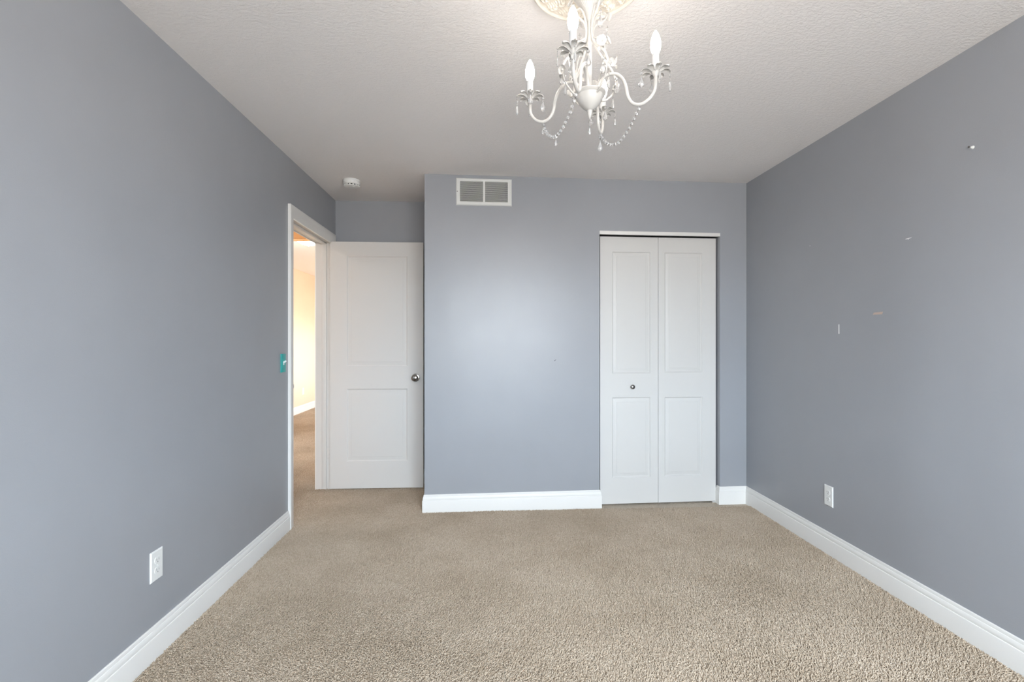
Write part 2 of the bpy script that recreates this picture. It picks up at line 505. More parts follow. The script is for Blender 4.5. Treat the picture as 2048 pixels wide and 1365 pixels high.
casing('trim_2', XL, 1, 'white moulded casing around the doorway on the left wall')
casing('trim_3', XL - 0.125, -1, 'white casing on the hall side of the doorway')
b = MB()
JX0, JX1 = XL - 0.125, XL
b.box(JX0, JX1, DY0 - 0.018, DY0, 0, DZ + 0.018); b.box(JX0, JX1, DY1, DY1 + 0.018, 0, DZ + 0.018); b.box(JX0, JX1, DY0, DY1, DZ, DZ + 0.018)
SX0, SX1 = XL - 0.075, XL - 0.038
b.bbox(SX0, SX1, DY0, DY0 + 0.012, 0, DZ, 0.0015); b.bbox(SX0, SX1, DY1 - 0.012, DY1, 0, DZ, 0.0015); b.bbox(SX0, SX1, DY0, DY1, DZ - 0.012, DZ, 0.0015)
structure(b.build('trim_4', M_DOOR), 'white door jamb and stop lining the doorway', 'door jamb')
# strike plate with its curved lip
b = MB()
b.bbox(XL - 0.034, XL - 0.001, DY0 - 0.0005, DY0 + 0.0015, 0.900, 0.958, 0.0004)
n = 14
vs = [(XL - 0.002, DY0, 0.93)] + [(XL - 0.002, DY0 + 0.036 * math.sin(PI * i / n), 0.93 - 0.0225 * math.cos(PI * i / n)) for i in range(n + 1)]
vs2 = [(x + 0.0015, y, z) for x, y, z in vs]
fs = [(0, i, i + 1) for i in range(1, n + 1)] + [(n + 2, n + 2 + i + 1, n + 2 + i) for i in range(1, n + 1)]
fs += [(i, n + 2 + i, n + 2 + i + 1, i + 1) for i in range(1, n + 1)]
b.add(vs + vs2, fs)
tag(b.build('strike_plate', M_STEEL), 'dark metal strike plate on the near door jamb', 'strike plate')

# ------------------------------------------------------------------ doors
def panel_leaf(w, h, t, panels, prof):
    """leaf in local x 0..w, z 0..h, front at y=0 (towards -y), raised panels pressed in both faces"""
    b = MB()
    xs = sorted({0.0, w} | {p[0] for p in panels} | {p[1] for p in panels})
    zs = sorted({0.0, h} | {p[2] for p in panels} | {p[3] for p in panels})
    for side in (0, 1):
        yb = 0.0 if side == 0 else t
        sg = 1 if side == 0 else -1
        for i in range(len(xs) - 1):
            for j in range(len(zs) - 1):
                cx, cz = (xs[i] + xs[i + 1]) / 2, (zs[j] + zs[j + 1]) / 2
                if any(p[0] < cx < p[1] and p[2] < cz < p[3] for p in panels): continue
                b.add([(xs[i], yb, zs[j]), (xs[i + 1], yb, zs[j]), (xs[i + 1], yb, zs[j + 1]), (xs[i], yb, zs[j + 1])], [(0, 1, 2, 3)])
        for (x0, x1, z0, z1) in panels:
            rings = []
            for (d, dep) in prof:
                y = yb + sg * dep
                rings.append([(x0 + d, y, z0 + d), (x1 - d, y, z0 + d), (x1 - d, y, z1 - d), (x0 + d, y, z1 - d)])
            for k in range(len(rings) - 1):
                b.add(rings[k] + rings[k + 1], [(i, (i + 1) % 4, 4 + (i + 1) % 4, 4 + i) for i in range(4)])
            b.add(rings[-1], [(0, 1, 2, 3)])
    for (p, q) in (((0, 0), (w, 0)), ((w, 0), (w, h)), ((w, h), (0, h)), ((0, h), (0, 0))):
        b.add([(p[0], 0, p[1]), (q[0], 0, q[1]), (q[0], t, q[1]), (p[0], t, p[1])], [(0, 1, 2, 3)])
    bm = bmesh.new()
    vs = [bm.verts.new(v) for v in b.v]
    for f in b.f:
        try: bm.faces.new([vs[i] for i in f])
        except ValueError: pass
    bmesh.ops.remove_doubles(bm, verts=bm.verts, dist=1e-5)
    bm.verts.index_update()
    r = MB(); r.add([v.co[:] for v in bm.verts], [[v.index for v in f.verts] for f in bm.faces]); bm.free()
    return r
PP = [(0, 0), (0.003, 0.0010), (0.007, 0.0048), (0.011, 0.0070), (0.016, 0.0068), (0.032, 0.0042), (0.037, 0.0038), (0.0385, 0.0018), (0.042, 0.0015)]
d1 = empty('door_1', (XL + 0.001, 4.076, 0.0))
structure(d1, 'white two-panel bedroom door standing open against the alcove', 'door')
lf = panel_leaf(0.760, 2.032, 0.035, [(0.134, 0.631, 0.222, 0.822), (0.134, 0.631, 1.006, 1.917)], PP).build('door_leaf', M_DOOR, d1, angle=12, loc=(0, 0, 0.018))
def knob(r, parent, loc, m, rose=True, name='door_knob'):
    b = MB(); R = RX(PI / 2)
    if rose:
        b.lathe([(0.0, 0), (0.033, 0), (0.033, 0.004), (0.030, 0.007), (0.016, 0.009), (0.0125, 0.014), (0.0125, 0.024), (0.018, 0.029), (0.0255, 0.034),
                 (0.0285, 0.041), (0.0285, 0.048), (0.025, 0.055), (0.017, 0.059), (0.0, 0.060)], 32, R)
    else:
        b.lathe([(0.0, 0), (r * 0.62, 0), (r * 0.55, 0.004), (r * 0.5, 0.010), (r * 0.8, 0.015), (r, 0.020), (r, 0.024), (r * 0.82, 0.029), (r * 0.4, 0.032), (0, 0.0325)], 28, R)
    return b.build(name, m, parent, loc=loc)
k = knob(0.028, lf, (0.697, 0.0, 0.911), M_NICKEL)
for hz in (1.79, 1.075, 0.30):
    b = MB()
    b.bbox(-0.033, -0.003, 0.0355, 0.0395, hz - 0.045, hz + 0.045, 0.0008)
    b.lathe([(0.0055, hz - 0.045), (0.0055, hz + 0.045)], 14, T(0.004, 0.034, 0))
    for dz in (-0.03, 0, 0.03):
        b.lathe([(0.0, 0), (0.004, 0), (0.003, 0.0012), (0, 0.0012)], 12, T(-0.02, 0.0356, hz + dz) @ RX(PI / 2))
    b.build('hinge', M_DOOR, d1)

# folding closet door
d2 = empty('door_2', (AX, AY, 0), CL_ROT)
structure(d2, 'white two-leaf folding closet door with four raised panels', 'closet door')
QP = [(0, 0), (0.002, 0.0018), (0.005, 0.0062), (0.008, 0.0078), (0.012, 0.0078), (0.031, 0.0035), (0.034, 0.0033), (0.0355, 0.0018), (0.040, 0.0015)]
LH = 2.002
la = panel_leaf(0.4455, LH, 0.03, [(0.0925, 0.3865, 0.194, 0.797), (0.0925, 0.3865, 0.976, 1.890)], QP).build('door_leaf', M_DOOR, d2, angle=12, loc=(1.2927, 0.04, 0.013))
lb = panel_leaf(0.452, LH, 0.03, [(0.0500, 0.3455, 0.196, 0.795), (0.0500, 0.3455, 0.981, 1.890)], QP).build('door_leaf', M_DOOR, d2, angle=12, loc=(1.7405, 0.04, 0.013))
knob(0.0165, la, (1.5369 - 1.2927, 0, 0.876), M_STEEL, False, 'knob')
b = MB(); b.tube([(1.949, -0.0002, 0.526), (1.957, -0.0002, 0.529), (1.964, -0.0002, 0.535), (1.972, -0.0002, 0.537)], [0.0004, 0.0018, 0.0014, 0.0004], 6, 3, T(-1.7405, 0.0050, -0.013), 1.0)
sc_ = b.build('scuff_mark', M_SCUFF, lb)
b = MB(); b.box(OX0 + 0.002, OX1 - 0.002, 0.012, 0.05, 2.024, 2.045)
b.build('track', M_DARK, d2)
b = MB(); b.tube([(2.189, 0.05, 0.012), (2.203, 0.05, 0.012)], 0.004, 10); b.box(2.17, 2.204, 0.046, 0.062, 0.0, 0.006)
b.build('pivot_bracket', M_TRIM, d2)
b = MB(); b.bbox(OX0, OX1, -0.006, 0.010, 2.0215, 2.0475, 0.002)
t5 = b.build('trim_5', M_TRIM); t5.location = (AX, AY, 0); t5.rotation_euler = (0, 0, CL_ROT)
structure(t5, 'thin white fascia strip above the folding closet door', 'trim')

# ------------------------------------------------------------------ windows
def window(name, w, h, loc, rz, label):
    """local: x along the wall, y=0 inner wall face, +y outwards"""
    e = empty(name, loc, rz); structure(e, label, 'window')
    b = MB()
    c_ = 0.06
    b.bbox(-c_, 0, -0.018, 0, 0, h, 0.003); b.bbox(w, w + c_, -0.018, 0, 0, h, 0.003)
    b.bbox(-c_, w + c_, -0.018, 0, h, h + c_, 0.003); b.bbox(-c_, w + c_, -0.018, 0, -c_, 0, 0.003)
    b.build('window_casing', M_TRIM, e)
    b = MB(); b.bbox(-0.08, w + 0.08, -0.045, 0.0, -0.025, 0.0, 0.004); b.build('window_sill', M_TRIM, e)
    b = MB()
    for (x0, x1, z0, z1) in ((0, 0.04, 0, h), (w - 0.04, w, 0, h), (0, w, 0, 0.04), (0, w, h - 0.04, h), (0, w, h / 2 - 0.02, h / 2 + 0.02), (w / 2 - 0.03, w / 2 + 0.03, 0, h)):
        b.box(x0, x1, 0.05, 0.10, z0, z1)
    b.build('window_frame', M_TRIM, e)
    b = MB(); b.box(0.03, w - 0.03, 0.074, 0.078, 0.03, h - 0.03); b.build('window_pane', M_PANE, e)
window('window_1', WX1 - WX0, WZ1 - WZ0, (WX1, YR, WZ0), PI, 'bedroom window behind the viewer')
window('added_window_2', VY1 - VY0, VZ1 - VZ0, (XV, VY1, VZ0), -PI / 2, 'unseen window of the far room, added to light the hall')
window('added_window_3', HY1 - HY0, HZ1 - HZ0, (XH, HY0, HZ0), PI / 2, 'unseen hall window, added to light the hall')

# ------------------------------------------------------------------ wall fittings
def outlet(loc, rz, label, nm='wall_outlet'):
    """local: plate in xz, facing -y"""
    e = empty(nm, loc, rz); tag(e, label, 'outlet', 'white duplex outlets')
    b = MB(); w, h, d = 0.035, 0.0585, 0.0055
    vs = [(-w, 0, -h), (w, 0, -h), (w, 0, h), (-w, 0, h), (-w, -d * .45, -h), (w, -d * .45, -h), (w, -d * .45, h), (-w, -d * .45, h)]
    q = 0.004
    vs += [(-w + q, -d, -h + q), (w - q, -d, -h + q), (w - q, -d, h - q), (-w + q, -d, h - q)]
    fs = [(0, 1, 2, 3), (8, 9, 10, 11)]
    for k in (0, 4):
        fs += [(k + i, k + (i + 1) % 4, k + 4 + (i + 1) % 4, k + 4 + i) for i in range(4)]
    b.add(vs, fs); b.build('cover_plate', M_PLASTIC, e, angle=20)
    for s in (1, -1):
        b = MB(); n = 28; vs = []
        for y in (-d + 0.0005, -d - 0.0016):
            for i in range(n):
                a = 2 * PI * i / n
                vs.append((0.0165 * math.cos(a), y, max(-0.0125, min(0.0125, 0.0165 * math.sin(a))) + s * 0.0195))
        fs = [(i, (i + 1) % n, n + (i + 1) % n, n + i) for i in range(n)] + [tuple(range(n)), tuple(range(n, 2 * n))]
        b.add(vs, fs); rc = b.build('socket', M_PLASTIC, e)
        b = MB()
        b.box(-0.0075, -0.0055, -d - 0.0022, -d - 0.001, s * 0.0195 - 0.001, s * 0.0195 + 0.0075)
        b.box(0.0055, 0.0075, -d - 0.0022, -d - 0.001, s * 0.0195 - 0.001, s * 0.0195 + 0.0065)
        b.lathe([(0.0, 0.001), (0.0024, 0.001), (0.0024, 0.0022), (0, 0.0022)], 12, T(0, -d, s * 0.0195 - 0.0065) @ RX(PI / 2))
        b.build('slots', M_SLOT, rc)
    b = MB(); b.lathe([(0, 0), (0.003, 0), (0.0022, 0.0012), (0, 0.0014)], 12, T(0, -d, 0) @ RX(PI / 2)); b.build('screw', M_PLASTIC, e)
    return e
outlet((XL, 1.967, 0.361), PI / 2, 'white duplex outlet low on the left wall above its baseboard')
outlet((XR, 2.707, 0.3415), -PI / 2, 'white duplex outlet low on the right wall')
outlet((XH, 8.61, 0.364), PI / 2, 'small white outlet on the peach wall seen through the doorway')

e = empty('light_switch', (XL, 3.150, 1.094), PI / 2)
tag(e, 'teal toggle switch plate with white toggle beside the door casing', 'light switch')
b = MB(); b.bbox(-0.036, 0.036, -0.0055, 0, -0.0585, 0.0585, 0.002); b.build('cover_plate', M_TEAL, e)
b = MB(); b.bbox(-0.0052, 0.0052, -0.0085, -0.004, -0.012, 0.012, 0.001)
b.bbox(-0.0042, 0.0042, -0.020, 0.0, -0.0055, 0.0045, 0.0015, T(0, -0.004, 0.003) @ RX(-0.5)); b.build('toggle', M_PLASTIC, e)
for s in (1, -1):
    b = MB(); b.lathe([(0, 0), (0.0032, 0), (0.0024, 0.0012), (0, 0.0014)], 12, T(0, -0.0055, s * 0.0305) @ RX(PI / 2)); b.build('screw', M_TEAL, e)

# return air vent on the closet wall
vx0, vx1, vz0, vz1 = 0.224, 0.6263, 2.2115, 2.4070
e = empty('wall_vent', (*cl(0.425), 2.309), CL_ROT)
tag(e, 'white louvered return air vent high on the closet wall', 'vent')
W2, H2 = (vx1 - vx0) / 2, (vz1 - vz0) / 2
i0, i1, k0, k1 = 0.2526 - 0.425, 0.5975 - 0.425, -0.0725, 0.0745
b = MB()
def ringframe(b, o, i, y0, y1, y2):
    (a0, a1, c0, c1), (e0, e1, g0, g1) = o, i
    R0 = [(a0, 0, c0), (a1, 0, c0), (a1, 0, c1), (a0, 0, c1)]
    R1 = [(a0, y0, c0), (a1, y0, c0), (a1, y0, c1), (a0, y0, c1)]
    q = 0.006
    R2 = [(a0 + q, y1, c0 + q), (a1 - q, y1, c0 + q), (a1 - q, y1, c1 - q), (a0 + q, y1, c1 - q)]
    R3 = [(e0, y1, g0), (e1, y1, g0), (e1, y1, g1), (e0, y1, g1)]
    R4 = [(e0, y2, g0), (e1, y2, g0), (e1, y2, g1), (e0, y2, g1)]
    vs = R0 + R1 + R2 + R3 + R4; fs = []
    for k in (0, 4, 8, 12):
        fs += [(k + i, k + (i + 1) % 4, k + 4 + (i + 1) % 4, k + 4 + i) for i in range(4)]
    b.add(vs, fs)
ringframe(b, (-W2, W2, -H2, H2), (i0, i1, k0, k1), -0.003, -0.009, -0.001)
b.bbox(-0.007, 0.0075, -0.0095, -0.001, k0 - 0.001, k1 + 0.001, 0.001)
b.build('frame', M_VENT, e, angle=20)
b = MB(); nl = 20; st = (k1 - k0) / nl
for i in range(nl):
    z = k0 + st * (i + 0.5)
    for (x0, x1) in ((i0, -0.0065), (0.007, i1)):
        b.box(x0, x1, -0.0030, 0.0030, -0.0004, 0.0004, T(0, -0.0044, z) @ RX(math.radians(-22)))
b.build('louvers', M_VENT, e)
b = MB(); b.box(i0 - 0.001, i1 + 0.001, -0.0010, -0.0002, k0 - 0.001, k1 + 0.001); b.build('duct_shade_sheet', M_DUCT_SHADE, e)  # flat dark sheet in place of the shaded duct, no hole is cut
for s, m in ((-1, M_STEEL), (1, M_VENT)):
    b = MB(); b.lathe([(0, 0), (0.0035, 0), (0.003, 0.001), (0, 0.0015)], 14, T(s * (W2 - 0.009), -0.0088, 0.0) @ RX(PI / 2)); b.build('screw', m, e)

# smoke detector
e = empty('smoke_detector', (-1.0017, 3.6875, ZC))
tag(e, 'round white smoke detector on the ceiling before the alcove', 'smoke detector')
b = MB(); b.lathe([(0.0, 0), (0.060, 0), (0.062, -0.003), (0.062, -0.012), (0.0600, -0.014), (0.0600, -0.034), (0.056, -0.0365), (0.0, -0.0365)], 48)
b.build('housing', M_PLASTIC, e)
b = MB(); b.lathe([(0.0, -0.0355), (0.048, -0.0355), (0.048, -0.044), (0.0, -0.044)], 40); b.build('vent_ring', M_DARK, e)
b = MB(); b.lathe([(0.0, -0.043), (0.050, -0.043), (0.055, -0.0445), (0.054, -0.048), (0.042, -0.051), (0.0, -0.052)], 48)
for i in range(14):
    b.box(0.045, 0.0555, -0.004, 0.004, -0.0445, -0.036, RZ(2 * PI * (i + 0.5) / 14))
b.build('cover', M_PLASTIC, e)
b = MB(); b.lathe([(0.0, -0.0505), (0.011, -0.0505), (0.011, -0.0535), (0.0, -0.054)], 24, T(0.015, -0.01, 0)); b.build('test_button', M_PLASTIC, e)

# marks on the walls, each a thin patch with its own shape
def patch(name, pts, m, parent, th=0.0006, axis='X', plane=XR):
    b = MB(); n = len(pts)
    if axis == 'X':
        vs = [(plane, y, z) for y, z in pts] + [(plane - th, y, z) for y, z in pts]
    else:
        vs = [(x, 0.0, z) for x, z in pts] + [(x, -th, z) for x, z in pts]
    fs = [tuple(range(n)), tuple(range(n, 2 * n))] + [(i, (i + 1) % n, n + (i + 1) % n, n + i) for i in range(n)]
    b.add(vs, fs)
    return b.build(name, m, parent)
tg = patch('tape_scrap', [(2.389, 1.367), (2.330, 1.3665), (2.3235, 1.379), (2.381, 1.3775)], M_TAPE, None)
tag(tg, 'small tan tape scrap stuck on the right wall', 'tape')
patch('paint_chip', [(2.632, 1.273), (2.624, 1.2725), (2.6245, 1.325), (2.628, 1.328), (2.6325, 1.322)], M_CHIP, wr)
patch('paint_chip', [(2.194, 1.7115), (2.181, 1.7100), (2.178, 1.7065), (2.175, 1.7105), (2.161, 1.7125), (2.162, 1.7145), (2.194, 1.7140)], M_CHIP, wr)
patch('paint_chip', [(2.875, 1.812), (2.870, 1.812), (2.870, 1.816), (2.874, 1.8155)], M_CHIP, wr)
patch('paint_nick', [(0.939, 1.085), (0.947, 1.090), (0.953, 1.096), (0.9535, 1.0985), (0.945, 1.094), (0.938, 1.088)], M_SCUFF, wc, axis='Y')
e = empty('wall_anchor', (XR, 1.8755, 2.0182))
tag(e, 'small plastic wall anchor high on the right wall', 'wall anchor')
b = MB(); R = RY(-PI / 2)
b.lathe([(0, 0), (0.0065, 0), (0.0065, 0.002), (0.004, 0.003), (0.004, 0.012), (0.0025, 0.013), (0.0025, 0.004)], 16, R); b.build('plug', M_PLASTIC, e)
b = MB(); b.lathe([(0, 0.004), (0.0016, 0.004), (0.0016, 0.018), (0.0035, 0.019), (0.003, 0.021), (0, 0.0215)], 12, T(0, -0.001, 0.001) @ R); b.build('screw', M_STEEL, e)

# hall ceiling light
e = empty('ceiling_light', (-2.035, 5.70, ZC))
tag(e, 'lit frosted dome ceiling light glimpsed through the doorway', 'ceiling light')
b = MB(); b.lathe([(0, 0), (0.145, 0), (0.148, -0.008), (0.140, -0.018), (0, -0.018)], 40); b.build('base', M_NICKEL, e)
b = MB(); b.lathe([(0.0, -0.016)] + [(0.138 * math.cos(a), -0.016 - 0.085 * math.sin(a)) for a in [i * PI / 2 / 12 for i in range(13)]], 40); b.build('glass_shade', M_DOME, e)
b = MB(); b.lathe([(0, -0.099), (0.010, -0.101), (0.012, -0.105), (0.006, -0.109), (0.008, -0.114), (0.004, -0.120), (0, -0.121)], 20); b.build('finial', M_NICKEL, e)

hl = e.copy(); COL.objects.link(hl); hl.location = (-2.35, 3.55, ZC)  # second hall lamp, out of view, added to brighten the hall
for c_ in list(e.children):
    d_ = c_.copy(); COL.objects.link(d_); d_.parent = hl
tag(hl, 'unseen frosted dome light, added to brighten the hall outside the bedroom door')

# ------------------------------------------------------------------ chandelier (local z = 0 at the ceiling)
HC = 1.197                                   # ceiling above the lens, heights below are given above the lens
CX, CY = 0.342, 1.602
e = empty('ceiling_medallion', (CX - 0.008, CY, ZC))
tag(e, 'round cream plaster ceiling medallion with leafy relief', 'ceiling medallion')
def relief(r, a):
    R = 0.192; t = r / R
    if t > 0.985: return -0.006
    if t > 0.93: return -0.013 - 0.004 * math.sin((t - 0.93) / 0.055 * PI)
    if t > 0.895: return -0.009
    if t > 0.36:
        k = (t - 0.36) / 0.535
        best = 0.0
        for row, (kc, kh, cnt) in enumerate(((0.18, 0.26, 12), (0.50, 0.30, 14), (0.84, 0.24, 18))):
            v = (k - kc) / kh
            u = ((a * cnt / (2 * PI) + 0.5 * row) % 1.0 - 0.5) * 2
            bend = u + 0.25 * math.sin(v * 2.2 + row)
            wid = max(0.02, (1 - v * v)) * (0.86 + 0.16 * math.sin(v * 19))
            q = abs(bend) / wid
            if abs(v) < 1 and q < 1:
                hgt = (1 - q * q) * (1 - v * v) ** 0.5
                hgt *= 0.80 + 0.20 * math.cos(14 * (v + 0.8 * abs(bend)))
                hgt -= 0.22 * math.exp(-(bend / 0.07) ** 2)
                best = max(best, hgt)
        return -0.006 - 0.013 * best
    if t > 0.33: return -0.020
    return -0.016
b = MB(); nr, na = 96, 420; vs = []; fs = []
for i in range(nr + 1):
    r = 0.02 + (0.192 - 0.02) * i / nr
    for j in range(na):
        a = 2 * PI * j / na
        vs.append((r * math.cos(a), r * math.sin(a), relief(r, a) if i < nr else 0.0))
for i in range(nr):
    for j in range(na):
        k = (j + 1) % na
        fs.append((i * na + j, i * na + k, (i + 1) * na + k, (i + 1) * na + j))
b.add(vs, fs); b.build('plaster_disc', M_PLASTER, e, angle=60)

ch = empty('chandelier', (CX, CY, ZC))
tag(ch, 'ivory four-arm candle chandelier with crystal drops and metal flowers', 'chandelier')
def P(r, h, a): return Vector((r * math.cos(a), r * math.sin(a), h - HC))
def prof(lst): return [(r, h - HC) for r, h in lst]
A0 = math.radians(-25.3)
b = MB()
flute = lambda k, a: 1 + (0.05 * abs(math.sin(14 * a)) if k > 1 else 0)
b.lathe(prof([(0.0078, 1.062), (0.0095, 1.07), (0.011, 1.080), (0.017, 1.098), (0.027, 1.113), (0.040, 1.128), (0.053, 1.146), (0.063, 1.166), (0.067, 1.180), (0.066, 1.190)]), 112, None, flute)
b.build('canopy', M_CHAND, ch, angle=50)
b = MB(); b.lathe(prof([(0.0078, 0.815), (0.0078, 0.980), (0.0092, 0.983), (0.0092, 0.990), (0.0068, 0.993), (0.0068, 1.070)]), 20)
b.build('stem', M_CHAND, ch)
b = MB(); b.lathe(prof([(0.0, 0.824), (0.046, 0.824), (0.0525, 0.823), (0.0530, 0.820), (0.0500, 0.8155), (0.0455, 0.812), (0.0440, 0.808), (0.0415, 0.801),
                        (0.0345, 0.788), (0.0245, 0.776), (0.0150, 0.7685), (0.0085, 0.765), (0.0, 0.763)]), 40)
bowl = b.build('bowl', M_CHAND, ch, angle=28)
b = MB(); b.lathe(prof([(0.0, 0.768), (0.0085, 0.767), (0.0090, 0.762), (0.0075, 0.757), (0.0078, 0.752), (0.0050, 0.746), (0.0022, 0.739), (0.0, 0.737)]), 20)
b.build('finial', M_CHAND, bowl)

ARM = [(0.020, 0.815), (0.027, 0.836), (0.040, 0.858), (0.062, 0.8715), (0.088, 0.868), (0.108, 0.848), (0.1195, 0.818), (0.125, 0.789),
       (0.139, 0.765), (0.163, 0.7555), (0.189, 0.766), (0.207, 0.789), (0.211, 0.815), (0.211, 0.842)]
def arm_mesh():
    b = MB(); b.tube([P(r, h, 0) for r, h in ARM], 0.0052, 14, 5); return b
def cup_mesh():
    b = MB(); C0 = P(0.211, 0.847, 0)
    b.lathe([(0.006, -0.012), (0.0085, -0.006), (0.0125, 0.000), (0.0130, 0.004), (0.0, 0.004)], 24, Matrix.Translation(C0))
    for k in range(8):
        nu, nv = 9, 6; vs = []
        for i in range(nu):
            t = i / (nu - 1)
            r = 0.010 + 0.038 * t
            z = 0.0005 + 0.0125 * math.sin(t * 2.35) - 0.003 * t
            w = 0.0032 + 0.0056 * math.sin(min(1.0, t * 1.06) * PI * 0.80) ** 0.9
            if i == nu - 1: w = 0.0022
            for j in range(nv):
                s = j / (nv - 1) * 2 - 1
                vs.append((r - 0.002 * s * s * t, s * w, z - 0.003 * s * s + 0.0009 * math.sin(3 * s + k)))
        top = [(x, y, z + 0.0006) for x, y, z in vs]
        n = len(vs); fs = []
        for i in range(nu - 1):
            for j in range(nv - 1):
                a_ = i * nv + j
                fs.append((a_, a_ + 1, a_ + nv + 1, a_ + nv)); fs.append((n + a_, n + a_ + nv, n + a_ + nv + 1, n + a_ + 1))
        edge = [j for j in range(nv)] + [i * nv + nv - 1 for i in range(1, nu)] + [(nu - 1) * nv + j for j in range(nv - 2, -1, -1)] + [i * nv for i in range(nu - 2, 0, -1)]
        for q in range(len(edge)):
            a_, c_ = edge[q], edge[(q + 1) % len(edge)]
            fs.append((a_, c_, n + c_, n + a_))
        b.add(vs + top, fs, Matrix.Translation(C0) @ RZ(2 * PI * (k + 0.5) / 8))
    return b
def sleeve_mesh():
    b = MB(); b.lathe([(0.0105, 0.0), (0.0115, 0.004), (0.0112, 0.052), (0.009, 0.054), (0.0, 0.054)], 24, Matrix.Translation(P(0.211, 0.853, 0))); return b
def bulb_mesh():
    pr = [(0.0085, 0.0), (0.0105, 0.003), (0.0145, 0.013), (0.0163, 0.025), (0.0160, 0.036), (0.0138, 0.048), (0.0102, 0.059), (0.0060, 0.068), (0.0028, 0.0735), (0.0, 0.0755)]
    b = MB(); b.lathe(pr, 24, Matrix.Translation(P(0.211, 0.9055, 0))); return b
arms = []
for k in range(4):
    if k == 0:
        a_o = arm_mesh().build('arm', M_CHAND, ch)
        subs = [cup_mesh().build('petal_cup', M_CHAND, a_o, angle=50), sleeve_mesh().build('candle_sleeve', M_SLEEVE, a_o), bulb_mesh().build('bulb', M_BULB, a_o, angle=80)]
        a_o.rotation_euler = (0, 0, A0); arms.append(a_o)
    else:
        c_ = a_o.copy(); COL.objects.link(c_); c_.rotation_euler = (0, 0, A0 + k * PI / 2)
        for s_ in subs:
            d_ = s_.copy(); COL.objects.link(d_); d_.parent = c_
        arms.append(c_)

# scrolls with leaves and flowers
SCR = [(0.047, 1.088), (0.036, 1.094), (0.024, 1.082), (0.0150, 1.055), (0.0125, 1.025), (0.0175, 0.995), (0.033, 0.970), (0.060, 0.943), (0.088, 0.915), (0.103, 0.880), (0.093, 0.842), (0.066, 0.813), (0.047, 0.806)]
BR1 = [(0.0165, 1.000), (0.040, 0.985), (0.066, 0.970), (0.078, 0.945), (0.082, 0.915), (0.073, 0.880), (0.058, 0.850), (0.038, 0.828)]
BR2 = [(0.0130, 1.030), (0.022, 1.052), (0.042, 1.066), (0.060, 1.082), (0.066, 1.100)]
def disc_petal(b, M, L_, w, cup, th=0.0006):
    nu, nv = 6, 5; vs = []
    for i in range(nu):
        t = i / (nu - 1)
        ww = w * (0.25 + 0.95 * math.sin(min(1, t * 1.02) * PI * 0.78)) if i < nu - 1 else w * 0.35
        for j in range(nv):
            s = j / (nv - 1) * 2 - 1
            vs.append((L_ * (0.08 + 0.92 * t) - 0.10 * L_ * s * s * t, s * ww, cup * L_ * (t * t * 0.8) + 0.16 * w * s * s))
    n = len(vs); top = [(x, y, z + th) for x, y, z in vs]; fs = []
    for i in range(nu - 1):
        for j in range(nv - 1):
            a_ = i * nv + j
            fs.append((a_, a_ + 1, a_ + nv + 1, a_ + nv)); fs.append((n + a_, n + a_ + nv, n + a_ + nv + 1, n + a_ + 1))
    edge = [j for j in range(nv)] + [i * nv + nv - 1 for i in range(1, nu)] + [(nu - 1) * nv + j for j in range(nv - 2, -1, -1)] + [i * nv for i in range(nu - 2, 0, -1)]
    for q in range(len(edge)):
        a_, c_ = edge[q], edge[(q + 1) % len(edge)]
        fs.append((a_, c_, n + c_, n + a_))
    b.add(vs + top, fs, M)
def flower_mesh(sc=1.0):
    b = MB()
    for k in range(5):
        disc_petal(b, RZ(2 * PI * k / 5), 0.0125 * sc, 0.0062 * sc, 0.35)
    b.lathe([(0, 0), (0.003 * sc, 0.0005), (0.0032 * sc, 0.0025), (0.0015 * sc, 0.0042), (0, 0.0045)], 12)
    return b
def leaf_mesh():
    b = MB(); disc_petal(b, Matrix.Identity(4), 0.021, 0.0056, -0.25); return b
def look_dir(v, up=Vector((0, 0, 1))):
    return Vector(v).normalized().to_track_quat('Z', 'Y')
flo = flower_mesh().build('flower', M_CHAND, ch, angle=60)
lea = leaf_mesh().build('leaf', M_CHAND, ch, angle=60)
first = {'flower': flo, 'leaf': lea}
def place(kind, p, d, roll=0.0, s=1.0):
    src = first[kind]
    if kind + '_used' in first:
        o = src.copy(); COL.objects.link(o)
    else:
        o = src; first[kind + '_used'] = True
    o.rotation_mode = 'QUATERNION'
    o.location = p
    o.rotation_quaternion = look_dir(d) @ Matrix.Rotation(roll, 3, 'Z').to_quaternion()
    o.scale = (s, s, s)
    return o
